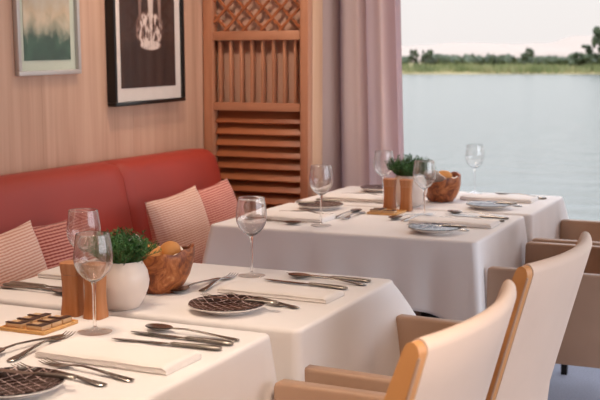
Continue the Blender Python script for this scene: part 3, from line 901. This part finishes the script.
def make_tray():
    t = MB().box((-.059, -.062, .0), (.059, .062, .0045), .0015)
    for a, b in (((-.059, -.062, .0045), (.059, -.0585, .008)), ((-.059, .0585, .0045), (.059, .062, .008)), ((-.059, -.0585, .0045), (-.0555, .0585, .008)), ((.0555, -.0585, .0045), (.059, .0585, .008))):
        t.box(a, b, .001)
    o = t.obj('butter_tray', 'tray'); tag(o, 'x', 'tray'); return o
def make_pat():
    t = thing('butter_portion', 'x', 'butter')
    MB().box((-.0215, -.016, 0), (.0215, .016, .011), .002).obj('wrapper', 'pat', t)
    m = MB(); m.box((-.0215, -.016, .0112), (.0215, -.006, .013), .0008); m.box((.004, -.0055, .0112), (.0215, .016, .013), .0008)
    m.obj('dark_cover', 'patd', t)
    return t
FORK, SPOON, KNIFE, BKNIFE = make_fork(), make_spoon(), make_knife(), make_knife(.19, 'butter_knife', .0085)
GLASS, NAPK, PLATE, MILL, POT, BOWL, BCL, ROLL, TRAY, PAT = make_wineglass(), make_napkin(), make_plate(), make_mill(), make_pot(), make_bowl(), make_bread_cloth(), make_roll(), make_tray(), make_pat()

def lay(proto, tip, end, label, group, z=ZT, dz=0):
    """lays cutlery with its working end at tip and its handle end at end (world xy)"""
    c = ((tip[0] + end[0]) / 2, (tip[1] + end[1]) / 2, z + dz)
    return place(proto, c, (0, 0, math.atan2(end[1] - tip[1], end[0] - tip[0])), label, None, group)
T = {'A': 'on the nearest table', 'B': 'on the second table', 'C': 'on the third table', 'D': 'on the window table'}
CH = ' at the armchair side'
BE = ' at the bench side'

# ---- nearest table, armchair side
gF, gS, gK, gG, gN, gP = 'silver forks', 'silver spoons', 'silver knives', 'stemmed wine glasses', 'folded white napkins', 'plum lattice side plates'
lay(FORK, (-1.322, 1.700), (-1.052, 1.655), 'silver fork along the near edge of the napkin on the nearest table', gF)
lay(FORK, (-1.335, 1.652), (-1.095, 1.612), 'silver fork tucked against the plum plate on the nearest table', gF)
place(PLATE, (-1.235, 1.525, ZT), .3, 'plum lattice side plate at the bottom left corner, on the nearest table', None, gP)
lay(BKNIFE, (-1.325, 1.560), (-1.138, 1.572), 'silver butter knife lying on the plum plate of the nearest table', gK, dz=.018)
place(NAPK, (-1.188, 1.785, ZT), -.02, 'folded white napkin closest to the camera, on the nearest table', None, gN)
lay(KNIFE, (-1.283, 1.897), (-1.027, 1.917), 'silver knife alongside the napkin on the nearest table', gK)
lay(KNIFE, (-1.275, 1.966), (-1.030, 1.960), 'silver knife between spoon and first knife on the nearest table', gK)
lay(SPOON, (-1.268, 2.010), (-1.028, 1.997), 'silver spoon outermost beside the knives on the nearest table', gS)
lay(FORK, (-1.384, 1.905), (-1.362, 1.672), 'silver dessert fork pointing at the wine glass foot on the nearest table', gF)
lay(SPOON, (-1.425, 1.665), (-1.392, 1.880), 'silver dessert spoon cut by the left picture edge on the nearest table', gS)
place(GLASS, (-1.352, 1.945, ZT), 0, 'wine glass closest to the camera, in front of the wooden mills', None, gG)
# ---- shared middle of the two near tables
place(TRAY, (-1.490, 1.935, ZT), 0, 'pale wooden tray of butter portions in front of the near mills', 'tray', 'butter trays')
for i, (dx, dy, wh) in enumerate(((-.029, -.036, 'nearest the tray front left corner'), (.026, -.036, 'at the tray corner closest to the wine glass'), (-.029, .002, 'in the middle row on the left'), (.026, .002, 'in the middle row on the right'), (-.029, .039, 'in the back row on the left'), (.026, .039, 'in the back row against the mill'))):
    place(PAT, (-1.490 + dx, 1.935 + dy, ZT + .0047), random.uniform(-.06, .06), 'small butter portion %s of the near tray' % wh if 'tray' not in wh else 'small butter portion %s, near table' % wh, 'butter', 'butter portions on the near tray')
place(MILL, (-1.492, 2.064, ZT), .1, 'left wooden mill of the near pair, beside the butter tray', 'mill', 'wooden salt and pepper mills')
place(MILL, (-1.428, 2.060, ZT), .05, 'right wooden mill of the near pair, behind the closest wine glass', 'mill', 'wooden salt and pepper mills')
place(POT, (-1.432, 2.172, ZT), 0, 'round white pot of green herb on the near tables', 'potted herb', 'white herb pots')
place(BOWL, (-1.452, 2.375, ZT), .4, 'rough burl wood bread bowl beside the near herb pot', 'bowl', 'burl bread bowls')
place(BCL, (-1.452, 2.375, ZT), .4, 'white napkin lining the burl bowl beside the near herb pot', 'napkin', 'napkins lining the bread bowls')
place(ROLL, (-1.462, 2.345, ZT + .100), .6, 'golden bread roll at the left in the near burl bowl', 'bread', 'bread rolls')
place(ROLL, (-1.425, 2.385, ZT + .104), 2.0, 'golden bread roll at the right in the near burl bowl', 'bread', 'bread rolls')
# ---- second table, armchair side
place(PLATE, (-1.190, 2.243, ZT), .2, 'plum lattice side plate in the picture centre, on the second table', None, gP)
lay(BKNIFE, (-1.262, 2.268), (-1.075, 2.275), 'silver butter knife lying on the plum plate of the second table', gK, dz=.018)
lay(FORK, (-1.290, 2.398), (-1.020, 2.318), 'silver fork nearest the napkin on the second table', gF)
lay(FORK, (-1.318, 2.358), (-1.085, 2.330), 'silver fork between plum plate and first fork on the second table', gF)
place(NAPK, (-1.155, 2.462, ZT), -.03, 'folded white napkin on the second table, beside the lone wine glass', None, gN).scale = (1, .84, .85)
lay(KNIFE, (-1.262, 2.600), (-1.030, 2.577), 'silver knife nearest the napkin on the second table', gK)
lay(KNIFE, (-1.250, 2.702), (-1.002, 2.690), 'silver knife along the far edge of the second table', gK)
lay(SPOON, (-1.222, 2.668), (-1.000, 2.645), 'silver spoon between the two knives on the second table', gS)
lay(SPOON, (-1.392, 2.352), (-1.384, 2.560), 'silver dessert spoon beside the near burl bowl', gS)
lay(FORK, (-1.372, 2.640), (-1.345, 2.390), 'silver dessert fork pointing at the lone wine glass on the second table', gF)
place(GLASS, (-1.328, 2.648, ZT), 0, 'wine glass standing alone at the back of the second table', None, gG)
# ---- second table, bench side
place(GLASS, (-1.590, 2.250, ZT), 0, 'wine glass behind the left near mill, in front of the red cushion', None, gG)
place(NAPK, (-1.690, 2.455, ZT), PI + .02, 'folded white napkin below the striped cushions at the left edge', None, gN)
lay(KNIFE, (-1.600, 2.292), (-1.845, 2.285), 'silver knife close to the napkin at the bench side of the second table', gK)
lay(SPOON, (-1.610, 2.232), (-1.842, 2.240), 'silver spoon outermost at the bench side of the second table', gS)
lay(KNIFE, (-1.600, 2.262), (-1.850, 2.262), 'silver knife beside the spoon at the bench side of the second table', gK)
# ---- third table, armchair side
place(PLATE, (-1.105, 3.590, ZT), .5, 'plum lattice side plate at the front right of the third table', None, gP)
lay(BKNIFE, (-1.190, 3.600), (-1.003, 3.612), 'silver butter knife on the armchair side plate of the third table', gK, dz=.018)
lay(FORK, (-1.240, 3.700), (-1.005, 3.668), 'silver fork between plate and napkin at the armchair side of the third table', gF)
place(NAPK, (-1.100, 3.810, ZT), 0, 'folded white napkin at the armchair side of the third table', None, gN)
lay(KNIFE, (-1.190, 3.940), (-.955, 3.930), 'silver knife nearest the napkin at the armchair side of the third table', gK)
lay(KNIFE, (-1.190, 4.020), (-.958, 4.000), 'silver knife outermost at the armchair side of the third table', gK)
lay(SPOON, (-1.205, 4.075), (-.975, 4.045), 'silver spoon outermost at the armchair side of the third table', gS)
lay(SPOON, (-1.340, 3.800), (-1.262, 4.015), 'silver dessert spoon in front of the far wooden mills', gS)
lay(FORK, (-1.245, 4.020), (-1.290, 3.790), 'silver dessert fork beside the wine glass with the far mills', gF)
place(GLASS, (-1.245, 3.905, ZT), 0, 'wine glass in front of the far herb pot on the third table', None, gG)
# ---- shared middle of the two far tables
place(TRAY, (-1.418, 3.985, ZT), 0, 'pale wooden tray in front of the far mills on the third table', 'tray', 'butter trays')
for i, (dx, dy, wh) in enumerate(((-.029, -.034, 'at the front left'), (.026, -.034, 'at the front right'), (-.029, .005, 'behind the front left one'))):
    place(PAT, (-1.418 + dx, 3.985 + dy, ZT + .0047), random.uniform(-.06, .06), 'small butter portion %s of the far tray' % wh, 'butter', 'butter portions on the far tray')
place(MILL, (-1.440, 4.080, ZT), 0, 'left wooden mill of the far pair on the third table', 'mill', 'wooden salt and pepper mills')
place(MILL, (-1.372, 4.078, ZT), .1, 'right wooden mill of the far pair on the third table', 'mill', 'wooden salt and pepper mills')
place(POT, (-1.408, 4.225, ZT), 1.3, 'round white pot of green herb on the far tables', 'potted herb', 'white herb pots').scale = (1.1, 1.1, 1.1)
place(BOWL, (-1.335, 4.420, ZT), 1.0, 'rough burl wood bread bowl on the window table', 'bowl', 'burl bread bowls')
place(BCL, (-1.335, 4.420, ZT), 1.0, 'white napkin lining the burl bowl on the window table', 'napkin', 'napkins lining the bread bowls')
place(ROLL, (-1.320, 4.400, ZT + .108), .3, 'golden bread roll in the burl bowl on the window table', 'bread', 'bread rolls')
# ---- third table, bench side
place(GLASS, (-1.520, 3.580, ZT), 0, 'wine glass at the near left of the third table, before the louvers', None, gG)
place(NAPK, (-1.690, 3.700, ZT), PI, 'folded white napkin at the bench side of the third table', None, gN)
lay(SPOON, (-1.590, 3.560), (-1.815, 3.545), 'silver spoon at the bench side of the third table', gS)
lay(KNIFE, (-1.585, 3.605), (-1.830, 3.600), 'silver knife nearest the napkin at the bench side of the third table', gK)
lay(SPOON, (-1.530, 3.985), (-1.545, 3.755), 'silver dessert spoon right of the near left glass on the third table', gS)
lay(FORK, (-1.500, 3.725), (-1.500, 3.955), 'silver dessert fork alongside the spoon at the bench side of the third table', gF)
place(PLATE, (-1.700, 4.000, ZT), .8, 'plum lattice side plate at the bench side of the third table', None, gP)
lay(BKNIFE, (-1.615, 4.000), (-1.800, 3.995), 'silver butter knife on the bench side plate of the third table', gK, dz=.018)
lay(FORK, (-1.580, 3.835), (-1.815, 3.850), 'silver fork between napkin and plate at the bench side of the third table', gF)
# ---- window table
place(PLATE, (-1.095, 4.275, ZT), .1, 'plum lattice side plate at the armchair side of the window table', None, gP)
lay(BKNIFE, (-1.175, 4.285), (-.990, 4.295), 'silver butter knife on the armchair side plate of the window table', gK, dz=.018)
lay(FORK, (-1.220, 4.410), (-.985, 4.385), 'silver fork beside the napkin at the armchair side of the window table', gF)
place(NAPK, (-1.125, 4.560, ZT), 0, 'folded white napkin at the armchair side of the window table', None, gN)
lay(KNIFE, (-1.190, 4.665), (-.955, 4.660), 'silver knife nearest the napkin at the armchair side of the window table', gK)
lay(SPOON, (-1.185, 4.735), (-.960, 4.705), 'silver spoon along the far edge of the window table', gS)
lay(SPOON, (-1.262, 4.500), (-1.250, 4.730), 'silver dessert spoon by the burl bowl on the window table', gS)
place(GLASS, (-1.288, 4.765, ZT), 0, 'wine glass against the river view on the window table', None, gG)
place(GLASS, (-1.535, 4.270, ZT), 0, 'wine glass behind the left far mill, before the curtain', None, gG)
place(NAPK, (-1.670, 4.330, ZT), PI, 'folded white napkin at the bench side of the window table', None, gN)
lay(KNIFE, (-1.575, 4.240), (-1.815, 4.235), 'silver knife at the bench side of the window table', gK)
place(PLATE, (-1.690, 4.660, ZT), .4, 'plum lattice side plate below the curtain on the window table', None, gP)
lay(FORK, (-1.575, 4.475), (-1.810, 4.490), 'silver fork between napkin and plate at the bench side of the window table', gF)
